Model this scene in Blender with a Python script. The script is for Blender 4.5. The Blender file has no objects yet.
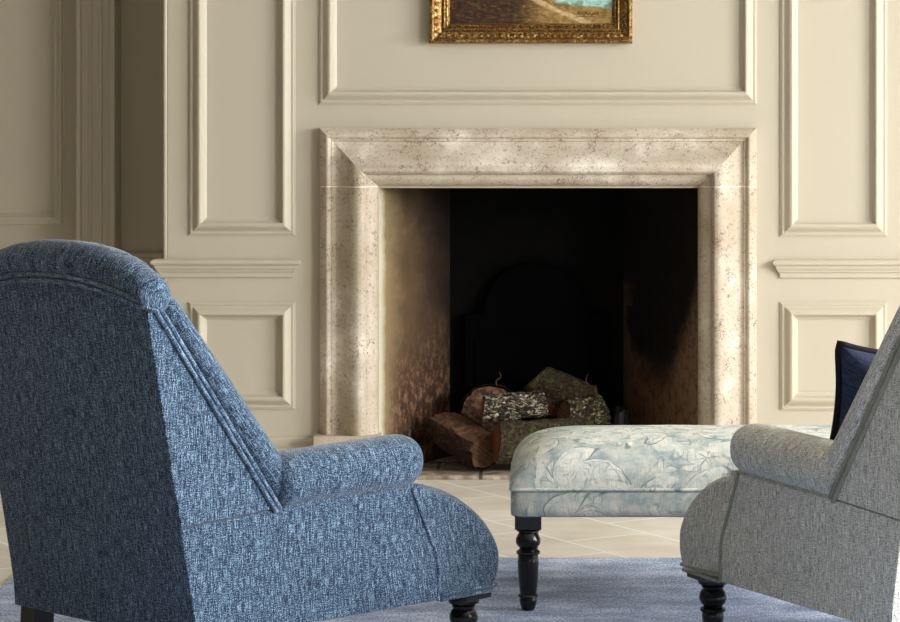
import bpy, bmesh, math, random
from mathutils import Vector, Matrix, noise
random.seed(7)
SC = bpy.context.scene
COL = SC.collection
V = Vector
PI = math.pi

# ---------------------------------------------------------------- calibration (metres)
F, HY, VPX, EYE = 2540.0, 114.0, 538.0, 1.326
YW = 9.203                     # face of the chimney breast
YA = YW + 0.48                 # back of the alcoves
def at(px, py, d):             # a measured point of the photograph at its own distance d
    return V(((px - VPX) * d / F, d, EYE - (py - HY) * d / F))
def wx(px): return (px - VPX) * YW / F
def wz(py): return EYE - (py - HY) * YW / F

# ---------------------------------------------------------------- node helpers
def srgb(r, g, b):
    f = lambda c: (c / 255 / 12.92) if c / 255 <= 0.04045 else ((c / 255 + 0.055) / 1.055) ** 2.4
    return (f(r), f(g), f(b), 1)
class N:
    def __init__(s, name, rough=0.5, spec=0.3):
        s.m = bpy.data.materials.new(name); s.m.use_nodes = True
        s.t = s.m.node_tree; s.t.nodes.clear()
        s.out = s.t.nodes.new('ShaderNodeOutputMaterial')
        s.b = s.t.nodes.new('ShaderNodeBsdfPrincipled')
        s.t.links.new(s.b.outputs[0], s.out.inputs[0])
        s.b.inputs['Roughness'].default_value = rough
        s.b.inputs['Specular IOR Level'].default_value = spec
    def n(s, typ, ins=None, **kw):
        d = s.t.nodes.new(typ)
        for k, v in kw.items(): setattr(d, k, v)
        for k, v in (ins or {}).items(): s.put(d.inputs[k], v)
        return d
    def put(s, sock, v):
        if hasattr(v, 'is_output') or isinstance(v, bpy.types.NodeSocket): s.t.links.new(v, sock)
        else: sock.default_value = v
    def uv(s): return s.n('ShaderNodeTexCoord').outputs['UV']
    def obj(s): return s.n('ShaderNodeTexCoord').outputs['Object']
    def map(s, vec, sc=(1, 1, 1), rot=(0, 0, 0), loc=(0, 0, 0)):
        return s.n('ShaderNodeMapping', {'Vector': vec, 'Scale': sc, 'Rotation': rot, 'Location': loc}).outputs[0]
    def noise(s, vec, scale, detail=3, rough=0.55, dist=0):
        return s.n('ShaderNodeTexNoise', {'Vector': vec, 'Scale': scale, 'Detail': detail, 'Roughness': rough, 'Distortion': dist}).outputs[0]
    def vor(s, vec, scale, feature='F1', out=0, rand=1.0):
        return s.n('ShaderNodeTexVoronoi', {'Vector': vec, 'Scale': scale, 'Randomness': rand}, feature=feature).outputs[out]
    def ramp(s, fac, stops, interp='LINEAR'):
        d = s.n('ShaderNodeValToRGB', {'Fac': fac}); e = d.color_ramp; e.interpolation = interp
        while len(e.elements) < len(stops): e.elements.new(0.5)
        for el, (p, c) in zip(e.elements, stops):
            el.position = p; el.color = c if len(c) == 4 else (*c, 1)
        return d.outputs[0]
    def bw(s, fac, a, b):      # smooth 0..1 between a and b
        d = s.n('ShaderNodeMapRange', {'Value': fac, 'From Min': a, 'From Max': b}); d.interpolation_type = 'SMOOTHSTEP'
        return d.outputs[0]
    def mix(s, fac, a, b, mode='MIX'):
        d = s.n('ShaderNodeMix', data_type='RGBA', blend_type=mode)
        s.put(d.inputs[0], fac); s.put(d.inputs[6], a); s.put(d.inputs[7], b)
        return d.outputs[2]
    def math(s, op, a, b=0.0, c=0.0):
        d = s.n('ShaderNodeMath', operation=op)
        s.put(d.inputs[0], a); s.put(d.inputs[1], b); s.put(d.inputs[2], c)
        return d.outputs[0]
    def sep(s, vec):
        return s.n('ShaderNodeSeparateXYZ', {0: vec}).outputs
    def bump(s, h, strength=0.3, dist=0.002):
        s.put(s.b.inputs['Normal'], s.n('ShaderNodeBump', {'Height': h, 'Strength': strength, 'Distance': dist}).outputs[0])
    def col(s, c): s.put(s.b.inputs['Base Color'], c); return s

# ---------------------------------------------------------------- materials
def mat_plain(name, rgb, rough=0.5, spec=0.3, metal=0.0, vary=0.0, sc=8):
    k = N(name, rough, spec); k.b.inputs['Metallic'].default_value = metal
    c = srgb(*rgb)
    if vary:
        n = k.noise(k.obj(), sc, 5)
        d = tuple(x * (1 - vary) for x in c[:3]) + (1,)
        k.col(k.mix(n, d, c))
    else: k.col(c)
    return k.m

def mat_paint(name='cream_eggshell_paint', rgb=(198, 189, 169), rough=0.40):
    k = N(name, rough, 0.35); o = k.obj()
    big = k.noise(o, 1.3, 3); c = srgb(*rgb); d = tuple(x * 0.95 for x in c[:3]) + (1,)
    k.col(k.mix(big, d, c))
    k.bump(k.noise(o, 260, 2), 0.06, 0.001)
    return k.m

def mat_fabric(name, dark, mid, light, streak=1.0, contrast=1.0, sheen=0.25):
    k = N(name, 0.85, 0.15); u = k.uv()
    warp = k.noise(k.map(u, (430, 38, 1)), 1, 2, 0.6)
    weft = k.noise(k.map(u, (60, 470, 1), loc=(7, 3, 0)), 1, 2, 0.6)
    slub = k.noise(k.map(u, (150, 9, 1), loc=(2, 8, 0)), 1, 2, 0.5)
    grain = k.noise(k.map(u, (420, 420, 1)), 1, 1, 0.5)
    a = k.math('MULTIPLY', warp, 0.30 * streak)
    a = k.math('MULTIPLY_ADD', weft, 0.22, a)
    a = k.math('MULTIPLY_ADD', slub, 0.10 * streak, a)
    a = k.math('MULTIPLY_ADD', grain, 0.38, a)
    a = k.math('DIVIDE', a, 0.52 + 0.48 * streak)
    lo, hi = 0.5 - 0.145 / contrast, 0.5 + 0.145 / contrast
    k.col(k.ramp(a, [(lo, srgb(*dark)), (0.5, srgb(*mid)), (hi, srgb(*light))]))
    k.b.inputs['Sheen Weight'].default_value = sheen
    k.b.inputs['Sheen Roughness'].default_value = 0.5
    k.bump(a, 0.55, 0.0025)
    return k.m

def mat_limestone(name='fossil_limestone', base=(200, 188, 170)):
    k = N(name, 0.5, 0.3); o = k.obj()
    wob = k.n('ShaderNodeVectorMath', {0: o, 1: k.n('ShaderNodeTexNoise', {'Vector': o, 'Scale': 22, 'Detail': 3}).outputs[1]}, operation='MULTIPLY_ADD')
    k.put(wob.inputs[1], (1, 1, 1)); 
    nz = k.n('ShaderNodeTexNoise', {'Vector': o, 'Scale': 26, 'Detail': 3}).outputs[1]
    v = k.n('ShaderNodeVectorMath', {0: nz, 1: (0.09, 0.09, 0.09), 2: o}, operation='MULTIPLY_ADD').outputs[0]
    big = k.noise(o, 5, 4, 0.6)
    fine = k.noise(o, 90, 4, 0.65)
    c = srgb(*base)
    cream = k.ramp(big, [(0.3, srgb(base[0] - 22, base[1] - 26, base[2] - 32)), (0.55, c), (0.75, srgb(238, 229, 213))])
    cream = k.mix(k.bw(fine, 0.52, 0.72), cream, srgb(base[0] - 46, base[1] - 52, base[2] - 58))
    e = k.vor(v, 44, 'DISTANCE_TO_EDGE')
    gate = k.bw(k.noise(o, 17, 3, 0.6), 0.53, 0.63)
    vein = k.math('MULTIPLY', k.math('SUBTRACT', 1.0, k.bw(e, 0.0, 0.075)), gate)
    pits = k.math('SUBTRACT', 1.0, k.bw(k.vor(v, 75, 'F1'), 0.10, 0.24))
    pits = k.math('MULTIPLY', pits, k.bw(k.noise(o, 31, 2), 0.56, 0.62))
    cream = k.mix(k.math('MULTIPLY', vein, 0.85), cream, srgb(98, 78, 58))
    cream = k.mix(k.math('MULTIPLY', pits, 0.85), cream, srgb(96, 76, 58))
    k.col(cream)
    k.bump(k.math('SUBTRACT', fine, pits), 0.25, 0.002)
    return k.m

def mat_cheek(name, right):
    # u: 0 front arris .. 1 back corner; v: 0 hearth .. 1 lintel. Soot stains over lime plaster.
    k = N(name, 0.75, 0.2); u = k.uv(); s = k.sep(u)
    mott = k.noise(k.map(u, (3, 8, 1)), 1, 5, 0.65)
    fine = k.noise(k.map(u, (20, 26, 1)), 1, 6, 0.75)
    w = k.math('MULTIPLY_ADD', k.math('MULTIPLY', k.math('SUBTRACT', mott, 0.5), 1.3), s[0], s[0])
    if not right:
        c = k.ramp(w, [(0.03, srgb(200, 194, 170)), (0.1, srgb(138, 118, 86)), (0.35, srgb(92, 72, 51)), (0.8, srgb(62, 46, 34)), (1.0, srgb(44, 33, 26))])
        wv = k.math('MULTIPLY_ADD', k.math('SUBTRACT', mott, 0.5), 0.35, s[1])
        top = k.bw(k.math('MULTIPLY_ADD', s[0], 0.45, wv), 0.72, 1.5)
        c = k.mix(top, c, srgb(22, 17, 14))
        low = k.math('MULTIPLY', k.math('SUBTRACT', 1.0, k.bw(wv, 0.2, 0.55)), k.bw(w, 0.06, 0.3))
        c = k.mix(k.math('MULTIPLY', low, 0.9), c, k.ramp(fine, [(0.34, srgb(26, 17, 13)), (0.5, srgb(72, 48, 35)), (0.68, srgb(158, 120, 92))]))
    else:
        c = k.ramp(w, [(0.0, srgb(128, 104, 80)), (0.35, srgb(108, 82, 60)), (1.0, srgb(84, 60, 44))])
        c = k.mix(k.bw(fine, 0.45, 0.7), c, srgb(58, 38, 28))
        dx = k.math('DIVIDE', k.math('SUBTRACT', w, 0.52), 0.36)
        vb = k.math('MULTIPLY_ADD', k.math('MULTIPLY', dx, dx), 0.17, 0.27)
        tong = k.bw(k.math('SUBTRACT', k.math('MULTIPLY_ADD', k.math('SUBTRACT', fine, 0.5), 0.07, s[1]), vb), -0.06, 0.11)
        c = k.mix(tong, c, srgb(15, 11, 9))
        c = k.mix(k.bw(s[1], 0.3, 0.95), c, srgb(15, 11, 9))
    c = k.mix(k.math('MULTIPLY', k.bw(fine, 0.55, 0.8), 0.5), c, srgb(30, 22, 17))
    k.col(c); k.bump(fine, 0.5, 0.006)
    return k.m

def mat_soot():
    k = N('sooted_brick', 0.9, 0.1); o = k.obj()
    n = k.noise(o, 14, 5, 0.6)
    k.col(k.ramp(n, [(0.3, srgb(4, 4, 4)), (0.7, srgb(12, 10, 9))]))
    k.bump(n, 0.4, 0.01)
    return k.m

def mat_bark(name, dark, mid, light, moss=0.0, scale=1.0, amount=0.5, crack=1.0):
    k = N(name, 0.8, 0.25); u = k.uv()
    v = k.map(u, (80 * scale, 36 * scale, 1))
    nz = k.n('ShaderNodeTexNoise', {'Vector': v, 'Scale': 1.5, 'Detail': 3}).outputs[1]
    v2 = k.n('ShaderNodeVectorMath', {0: nz, 1: (2.4, 2.4, 0), 2: v}, operation='MULTIPLY_ADD').outputs[0]
    e = k.vor(v2, 1.0, 'DISTANCE_TO_EDGE')
    n = k.noise(k.map(u, (60, 90, 1)), 1, 4, 0.65)
    plate = k.bw(e, 0.03, 0.25)
    c = k.ramp(n, [(0.3, srgb(*dark)), (0.5, srgb(*mid)), (0.5 + 0.28 / (amount + 0.5), srgb(*light))])
    c = k.mix(k.math('MULTIPLY_ADD', plate, crack, 1 - crack), srgb(*[int(x * 0.45) for x in dark]), c)
    if moss:
        g = k.bw(k.noise(k.map(u, (22, 34, 1), loc=(4, 1, 0)), 1, 4), 0.62 - moss * 0.3, 0.72 - moss * 0.3)
        c = k.mix(g, c, k.ramp(n, [(0.3, srgb(38, 38, 20)), (0.7, srgb(92, 90, 50))]))
    k.col(c)
    h = k.math('MULTIPLY_ADD', n, 0.5, plate)
    k.bump(h, 0.9, 0.008)
    return k.m

def mat_splitwood(name, a, b):
    k = N(name, 0.65, 0.25); u = k.uv()
    n = k.noise(k.map(u, (10, 130, 1)), 1, 4, 0.6)
    k.col(k.ramp(n, [(0.35, srgb(*a)), (0.65, srgb(*b))]))
    k.bump(n, 0.6, 0.004)
    return k.m

def mat_damask():
    k = N('faded_leaf_damask', 0.8, 0.15); u = k.uv()
    nz = k.n('ShaderNodeTexNoise', {'Vector': u, 'Scale': 7, 'Detail': 2}).outputs[1]
    v = k.n('ShaderNodeVectorMath', {0: nz, 1: (0.07, 0.07, 0), 2: u}, operation='MULTIPLY_ADD').outputs[0]
    def lobes(scale, r0, k1, k2, off):
        vn = k.n('ShaderNodeTexVoronoi', {'Vector': k.map(v, loc=off), 'Scale': scale, 'Randomness': 0.85})
        rel = k.n('ShaderNodeVectorMath', {0: k.map(v, (scale, scale, 1), loc=(off[0] * scale, off[1] * scale, 0)), 1: vn.outputs['Position']}, operation='SUBTRACT')
        relm = k.n('ShaderNodeVectorMath', {0: k.map(v, loc=off), 1: vn.outputs['Position']}, operation='SUBTRACT').outputs[0]
        r = k.sep(relm)
        ang = k.math('ARCTAN2', r[1], r[0])
        d = k.math('MULTIPLY', k.n('ShaderNodeVectorMath', {0: relm}, operation='LENGTH').outputs['Value'], scale)
        ph = k.math('MULTIPLY_ADD', d, k2, k.math('MULTIPLY', ang, k1))
        lob = k.math('ABSOLUTE', k.math('SINE', ph))
        edge = k.math('SUBTRACT', d, k.math('MULTIPLY_ADD', lob, r0 * 0.45, r0 * 0.62))
        return edge, ph, d
    e1, p1, d1 = lobes(4.6, 0.62, 2.5, 7.0, (0.1, 0.2, 0))
    e2, p2, d2 = lobes(10.0, 0.50, 2.0, 8.0, (0.55, 0.35, 0))
    blot = k.noise(u, 15, 5, 0.65)
    base = k.ramp(blot, [(0.36, srgb(150, 168, 170)), (0.5, srgb(190, 198, 192)), (0.62, srgb(216, 212, 200))])
    leaf = k.ramp(k.noise(u, 24, 4, 0.6), [(0.34, srgb(196, 205, 200)), (0.5, srgb(226, 227, 217)), (0.62, srgb(240, 237, 226))])
    m1 = k.math('SUBTRACT', 1.0, k.bw(e1, -0.03, 0.03))
    m2 = k.math('SUBTRACT', 1.0, k.bw(e2, -0.05, 0.05))
    c = k.mix(k.math('MULTIPLY', m2, 0.6), base, leaf)
    c = k.mix(k.math('MULTIPLY', m1, 0.85), c, leaf)
    brk = k.bw(k.noise(u, 19, 3), 0.40, 0.56)
    def line(f, w, s_, cc):
        nonlocal c
        c = k.mix(k.math('MULTIPLY', k.math('MULTIPLY', k.bw(f, w, w * .2), brk), s_), c, srgb(*cc))
    line(k.math('ABSOLUTE', e1), 0.028, 0.85, (104, 122, 126))
    line(k.math('ABSOLUTE', k.math('ADD', e1, 0.13)), 0.024, 0.55, (138, 156, 160))
    line(k.math('ABSOLUTE', k.math('SINE', p1)), 0.10, 0.5, (132, 150, 152))
    line(k.math('ABSOLUTE', e2), 0.045, 0.6, (122, 136, 138))
    warp = k.noise(k.map(u, (420, 26, 1)), 1, 2, 0.6)
    weft = k.noise(k.map(u, (30, 380, 1)), 1, 2, 0.6)
    th = k.math('ADD', k.math('MULTIPLY', warp, 0.6), k.math('MULTIPLY', weft, 0.4))
    c = k.mix(k.math('MULTIPLY', k.bw(th, 0.5, 0.36), 0.5), c, srgb(140, 142, 134))
    k.col(c); k.bump(th, 0.35, 0.002)
    return k.m

def mat_rug():
    k = N('blue_grey_wool_pile', 0.95, 0.1); o = k.obj()
    a = k.noise(k.map(o, (5, 9, 1)), 1, 5, 0.65)
    b = k.noise(k.map(o, (160, 60, 1)), 1, 3, 0.6)
    c = k.ramp(k.math('MULTIPLY_ADD', b, 0.5, k.math('MULTIPLY', a, 0.5)), [(0.40, srgb(98, 113, 148)), (0.5, srgb(144, 162, 198)), (0.60, srgb(204, 217, 240))])
    k.col(c); k.b.inputs['Sheen Weight'].default_value = 0.3
    k.bump(b, 0.7, 0.006)
    return k.m

def mat_floor():
    k = N('honed_beige_flagstones', 0.42, 0.35); o = k.obj()
    br = k.n('ShaderNodeTexBrick', {'Vector': k.map(o, rot=(0, 0, 1.02)), 'Color1': (1, 1, 1, 1), 'Color2': (0.92, 0.92, 0.92, 1), 'Mortar': (1, 1, 1, 1),
        'Scale': 1.0, 'Mortar Size': 0.006, 'Mortar Smooth': 0.1, 'Brick Width': 0.46, 'Row Height': 0.3}, offset=0.5)
    n = k.noise(k.map(o, (3, 5, 1)), 1, 5, 0.6)
    c = k.ramp(n, [(0.3, srgb(222, 211, 192)), (0.6, srgb(240, 233, 218))])
    c = k.mix(1.0, c, br.outputs[0], 'MULTIPLY')
    c = k.mix(k.math('MULTIPLY', br.outputs[1], 0.9), c, srgb(254, 252, 246))
    k.col(c); k.bump(k.math('SUBTRACT', n, br.outputs[1]), 0.15, 0.003)
    return k.m

def mat_hearth():
    k = N('ashy_grey_hearth_slabs', 0.7, 0.2); o = k.obj()
    br = k.n('ShaderNodeTexBrick', {'Vector': k.map(o, loc=(0.1, 0.05, 0)), 'Color1': (1, 1, 1, 1), 'Color2': (0.8, 0.8, 0.8, 1), 'Mortar': (0.25, 0.22, 0.2, 1),
        'Scale': 1.0, 'Mortar Size': 0.007, 'Brick Width': 0.27, 'Row Height': 0.2}, offset=0.4)
    n = k.noise(o, 16, 6, 0.65)
    c = k.ramp(n, [(0.32, srgb(96, 84, 70)), (0.5, srgb(158, 144, 124)), (0.68, srgb(206, 196, 178))])
    c = k.mix(1.0, c, br.outputs[0], 'MULTIPLY')
    k.col(c); k.bump(n, 0.5, 0.005)
    return k.m

def mat_gilt():
    k = N('worn_gilt', 0.38, 0.5); o = k.obj()
    k.b.inputs['Metallic'].default_value = 0.75
    n = k.noise(o, 120, 4, 0.7); g = k.noise(o, 14, 3)
    c = k.ramp(n, [(0.36, srgb(62, 42, 24)), (0.5, srgb(134, 100, 54)), (0.66, srgb(214, 178, 110))])
    c = k.mix(k.bw(g, 0.5, 0.7), c, srgb(120, 82, 40))
    k.col(c); k.bump(n, 0.5, 0.004)
    return k.m

def mat_painting():
    # u 0..1 across, v in units of the same width from the bottom edge
    k = N('oil_landscape', 0.35, 0.4); u = k.uv()
    nz = k.n('ShaderNodeTexNoise', {'Vector': u, 'Scale': 9, 'Detail': 4}).outputs[1]
    v = k.n('ShaderNodeVectorMath', {0: nz, 1: (0.07, 0.05, 0), 2: u}, operation='MULTIPLY_ADD').outputs[0]
    s = k.sep(k.map(v, loc=(-0.035, -0.025, 0)))
    dab = k.noise(k.map(u, (26, 60, 1)), 1, 4, 0.7, 0.6)
    dark = k.ramp(dab, [(0.3, srgb(30, 22, 18)), (0.5, srgb(58, 40, 27)), (0.62, srgb(88, 60, 36)), (0.74, srgb(150, 92, 52))])
    tan = k.ramp(dab, [(0.3, srgb(112, 82, 44)), (0.5, srgb(150, 118, 66)), (0.7, srgb(184, 152, 98))])
    c = k.mix(k.bw(s[0], 0.38, 0.66), dark, tan)
    # path winding down from the upper middle to the lower right
    mid = k.math('MULTIPLY_ADD', s[1], -2.3, 0.86)
    off = k.math('ABSOLUTE', k.math('SUBTRACT', s[0], mid))
    wid = k.math('MULTIPLY_ADD', s[1], -0.12, 0.055)
    path = k.bw(k.math('SUBTRACT', off, wid), 0.012, -0.03)
    c = k.mix(path, c, k.ramp(dab, [(0.3, srgb(150, 126, 86)), (0.6, srgb(206, 184, 140))]))
    # water beyond the bank, upper right
    wat = k.math('MULTIPLY', k.bw(k.math('MULTIPLY_ADD', s[0], 0.12, s[1]), 0.205, 0.222), k.bw(s[0], 0.62, 0.68))
    c = k.mix(wat, c, k.ramp(dab, [(0.3, srgb(120, 172, 164)), (0.6, srgb(168, 208, 194))]))
    grs = k.math('MULTIPLY', k.bw(k.noise(u, 13, 3), 0.56, 0.64), 0.55)
    c = k.mix(grs, c, srgb(86, 80, 36))
    k.col(c); k.bump(dab, 0.35, 0.003)
    return k.m

M = {}
M['paint'] = mat_paint()
M['ceiling'] = mat_paint('off_white_ceiling_paint', (205, 202, 196), 0.7)
M['taupe'] = mat_paint('deep_taupe_paint', (96, 84, 66), 0.6)
M['stone'] = mat_limestone()
M['mortar'] = mat_plain('pale_lime_mortar', (244, 234, 214), 0.8)
M['cheekL'] = mat_cheek('smoke_stained_plaster', False)
M['cheekR'] = mat_cheek('soot_blackened_plaster', True)
M['soot'] = mat_soot()
M['iron'] = mat_plain('blackened_cast_iron', (3, 3, 3), 0.85, 0.05, 0.0, 0.4, 30)
M['blue'] = mat_fabric('denim_blue_woven_linen', (6, 10, 18), (40, 64, 92), (158, 186, 208), contrast=1.5)
M['bluepipe'] = mat_fabric('denim_blue_piping', (14, 24, 38), (58, 84, 114), (178, 202, 222), contrast=1.5)
M['grey'] = mat_fabric('grey_woven_linen', (84, 85, 84), (206, 206, 195), (254, 252, 244), contrast=1.6, sheen=0.15)
M['greypipe'] = mat_fabric('grey_green_piping', (104, 106, 94), (150, 151, 136), (186, 186, 170), sheen=0.15)
M['navy'] = mat_fabric('navy_woven_linen', (16, 22, 38), (38, 50, 78), (78, 96, 130), sheen=0.2)
M['navypipe'] = mat_plain('black_navy_cord', (14, 16, 26), 0.8)
M['damask'] = mat_damask()
M['ebony'] = mat_plain('ebonised_wood', (14, 12, 12), 0.22, 0.5)
M['rug'] = mat_rug()
M['floor'] = mat_floor()
M['hearth'] = mat_hearth()
M['gilt'] = mat_gilt()
M['painting'] = mat_painting()
M['ink'] = mat_plain('brown_signature_paint', (92, 44, 26), 0.4)
M['bark_silver'] = mat_bark('silver_grey_bark', (66, 56, 42), (158, 144, 116), (240, 232, 208), 0.0, 1.0, 0.6)
M['bark_moss'] = mat_bark('mossy_green_brown_bark', (34, 27, 18), (68, 56, 37), (118, 101, 70), 0.36, 1.0, 0.5, 0.5)
M['bark_pale'] = mat_bark('flaking_pale_bark', (50, 40, 24), (112, 100, 66), (214, 206, 170), 0.35, 0.9, 0.9)
M['bark_brown'] = mat_bark('red_brown_bark', (34, 22, 15), (66, 44, 30), (106, 74, 50), 0.12, 0.8, 0.4, 0.6)
M['wood_red'] = mat_splitwood('red_brown_split_wood', (58, 31, 20), (118, 70, 46))
M['wood_dark'] = mat_splitwood('dark_weathered_wood', (54, 38, 27), (122, 90, 66))
k = N('brown_weathered_end_grain', .8, .2); nn = k.noise(k.obj(), 45, 5, .7)
k.col(k.ramp(nn, [(.36, srgb(44, 30, 24)), (.5, srgb(92, 66, 52)), (.64, srgb(140, 108, 88))])); k.bump(nn, .6, .005); M['wood_end'] = k.m
M['charcoal'] = mat_plain('charcoal', (38, 38, 44), 0.5, 0.5, 0, 0.6, 60)

# ---------------------------------------------------------------- mesh helpers
class MB:
    def __init__(s, swap=False):
        s.swap = swap; s.bm = bmesh.new(); s.uvl = s.bm.loops.layers.uv.new('UVMap')
    def face(s, vs, uvs=None, mi=0, smooth=True):
        try: f = s.bm.faces.new(vs)
        except ValueError: return None
        f.smooth = smooth; f.material_index = mi
        if uvs:
            for l, t in zip(f.loops, uvs): l[s.uvl].uv = t
        return f
    def grid(s, rows, close=False, mi=0, smooth=True, uv=None):
        """rows: lists of points (all the same length). UV = metres along the loop / along the rows."""
        vr = [[s.bm.verts.new(p) for p in r] for r in rows]
        n = len(rows[0]); m = len(rows); U = []; W = [0.0]
        for i, r in enumerate(rows):
            a = [0.0]
            for j in range(n if close else n - 1): a.append(a[-1] + (V(r[(j + 1) % n]) - V(r[j])).length)
            U.append(a)
        jm = n // 2
        for i in range(1, m):
            W.append(W[-1] + max((V(rows[i][j]) - V(rows[i - 1][j])).length for j in (0, jm)))
        for i in range(m - 1):
            for j in range(n if close else n - 1):
                k = (j + 1) % n
                t = uv(i, j, j + 1) if uv else [(U[i][j], W[i]), (U[i][j + 1], W[i]), (U[i + 1][j + 1], W[i + 1]), (U[i + 1][j], W[i + 1])]
                if s.swap: t = [(q[1], q[0]) for q in t]
                s.face([vr[i][j], vr[i][k], vr[i + 1][k], vr[i + 1][j]], t, mi, smooth)
        return vr
    def loft(s, secs, cap=True, mi=0, capmi=None, smooth=True, capsmooth=False):
        vr = s.grid(secs, True, mi, smooth)
        if cap:
            for r, sec, rev in ((vr[0], secs[0], True), (vr[-1], secs[-1], False)):
                c = sum((V(p) for p in sec), V()) / len(sec)
                x = (V(sec[0]) - c).normalized(); nrm = V()
                for j in range(len(sec)): nrm += (V(sec[j]) - c).cross(V(sec[(j + 1) % len(sec)]) - c)
                nrm = nrm.normalized() if nrm.length > 1e-12 else V((0, 0, 1)); y = nrm.cross(x)
                vs = list(r); uvs = [((V(p) - c).dot(x), (V(p) - c).dot(y)) for p in sec]
                if rev: vs.reverse(); uvs.reverse()
                s.face(vs, uvs, mi if capmi is None else capmi, capsmooth)
    def box(s, a, b, mi=0):
        (x0, y0, z0), (x1, y1, z1) = a, b
        P = [s.bm.verts.new(p) for p in ((x0, y0, z0), (x1, y0, z0), (x1, y1, z0), (x0, y1, z0), (x0, y0, z1), (x1, y0, z1), (x1, y1, z1), (x0, y1, z1))]
        for q in ((0, 3, 2, 1), (4, 5, 6, 7), (0, 1, 5, 4), (1, 2, 6, 5), (2, 3, 7, 6), (3, 0, 4, 7)):
            vs = [P[i] for i in q]; n = (vs[1].co - vs[0].co).cross(vs[2].co - vs[0].co)
            ax = max(range(3), key=lambda i: abs(n[i])); o = [i for i in range(3) if i != ax]
            s.face(vs, [(v.co[o[0]], v.co[o[1]]) for v in vs], mi, False)
    def tube(s, pts, r, n=10, closed=False, mi=0, cap=True):
        pts = [V(p) for p in pts]; m = len(pts); secs = []; up = None
        for i in range(m):
            if closed: t = pts[(i + 1) % m] - pts[i - 1]
            else: t = pts[min(i + 1, m - 1)] - pts[max(i - 1, 0)]
            t.normalize()
            if up is None:
                up = V((0, 0, 1)) if abs(t.z) < 0.9 else V((1, 0, 0))
            up = (up - t * up.dot(t)).normalized(); sd = t.cross(up)
            rr = r(i / (m - 1)) if callable(r) else r
            secs.append([pts[i] + up * (rr * math.cos(2 * PI * k / n)) + sd * (rr * math.sin(2 * PI * k / n)) for k in range(n)])
        if closed: secs.append(secs[0]); s.grid(secs, True, mi)
        else: s.loft(secs, cap, mi)
    def lathe(s, prof, c=(0, 0), n=28, mi=0):
        secs = [[(c[0] + r * math.cos(2 * PI * k / n), c[1] + r * math.sin(2 * PI * k / n), z) for k in range(n)] for r, z in prof]
        s.loft(secs, True, mi)
    def prism(s, poly, outer, inner, mi=0):
        """poly: (a,b) list; outer/inner map (a,b) to points"""
        o = [s.bm.verts.new(outer(*p)) for p in poly]; q = [s.bm.verts.new(inner(*p)) for p in poly]
        s.face(o, [tuple(p) for p in poly], mi, False); s.face(q[::-1], [tuple(p) for p in poly[::-1]], mi, False)
        n = len(poly)
        for i in range(n):
            j = (i + 1) % n
            s.face([o[j], o[i], q[i], q[j]], [poly[j], poly[i], (poly[i][0] + .03, poly[i][1] + .03), (poly[j][0] + .03, poly[j][1] + .03)], mi, False)
    def build(s, name, mats, parent=None, weld=True, bevel=0.0, subsurf=0, sharp=None):
        if weld: bmesh.ops.remove_doubles(s.bm, verts=s.bm.verts, dist=1e-5)
        bmesh.ops.recalc_face_normals(s.bm, faces=s.bm.faces)
        me = bpy.data.meshes.new(name); s.bm.to_mesh(me); s.bm.free()
        for m in (mats if isinstance(mats, (list, tuple)) else [mats]): me.materials.append(m)
        o = bpy.data.objects.new(name, me); COL.objects.link(o)
        if parent: o.parent = parent
        if sharp is not None: me.set_sharp_from_angle(angle=math.radians(sharp))
        if bevel:
            b = o.modifiers.new('soft_edge', 'BEVEL'); b.width = bevel; b.segments = 3; b.limit_method = 'ANGLE'
            b.angle_limit = math.radians(35)
        if subsurf:
            b = o.modifiers.new('smooth', 'SUBSURF'); b.levels = subsurf; b.render_levels = subsurf
        return o
def tag(o, label=None, cat=None, group=None, kind=None):
    if label: o['label'] = label
    if cat: o['category'] = cat
    if group: o['group'] = group
    if kind: o['kind'] = kind
    return o
def empty(name, loc=(0, 0, 0), rz=0.0):
    o = bpy.data.objects.new(name, None); COL.objects.link(o); o.empty_display_size = 0.1
    o.location = loc; o.rotation_euler = (0, 0, rz); return o
def smoothpath(pts, sub=8):
    pts = [V(p) for p in pts]; out = []
    for i in range(len(pts) - 1):
        p0, p1, p2, p3 = pts[max(i - 1, 0)], pts[i], pts[i + 1], pts[min(i + 2, len(pts) - 1)]
        for k in range(sub):
            t = k / sub
            out.append(0.5 * ((2 * p1) + (p2 - p0) * t + (2 * p0 - 5 * p1 + 4 * p2 - p3) * t * t + (3 * p1 - p0 - 3 * p2 + p3) * t ** 3))
    return out + [pts[-1]]
def struct(o, label=None): tag(o, label, None, None, 'structure'); return o

# ================================================================ THE ROOM
XL, XR, YB, ZC = -4.4, 5.4, -1.4, 3.5
CX = wx(164.5)                                   # left corner of the chimney breast
CXR = -CX                                        # it is symmetrical
OX0, OX1 = wx(379), wx(698.5)                    # opening
OZ = wz(188)

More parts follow.
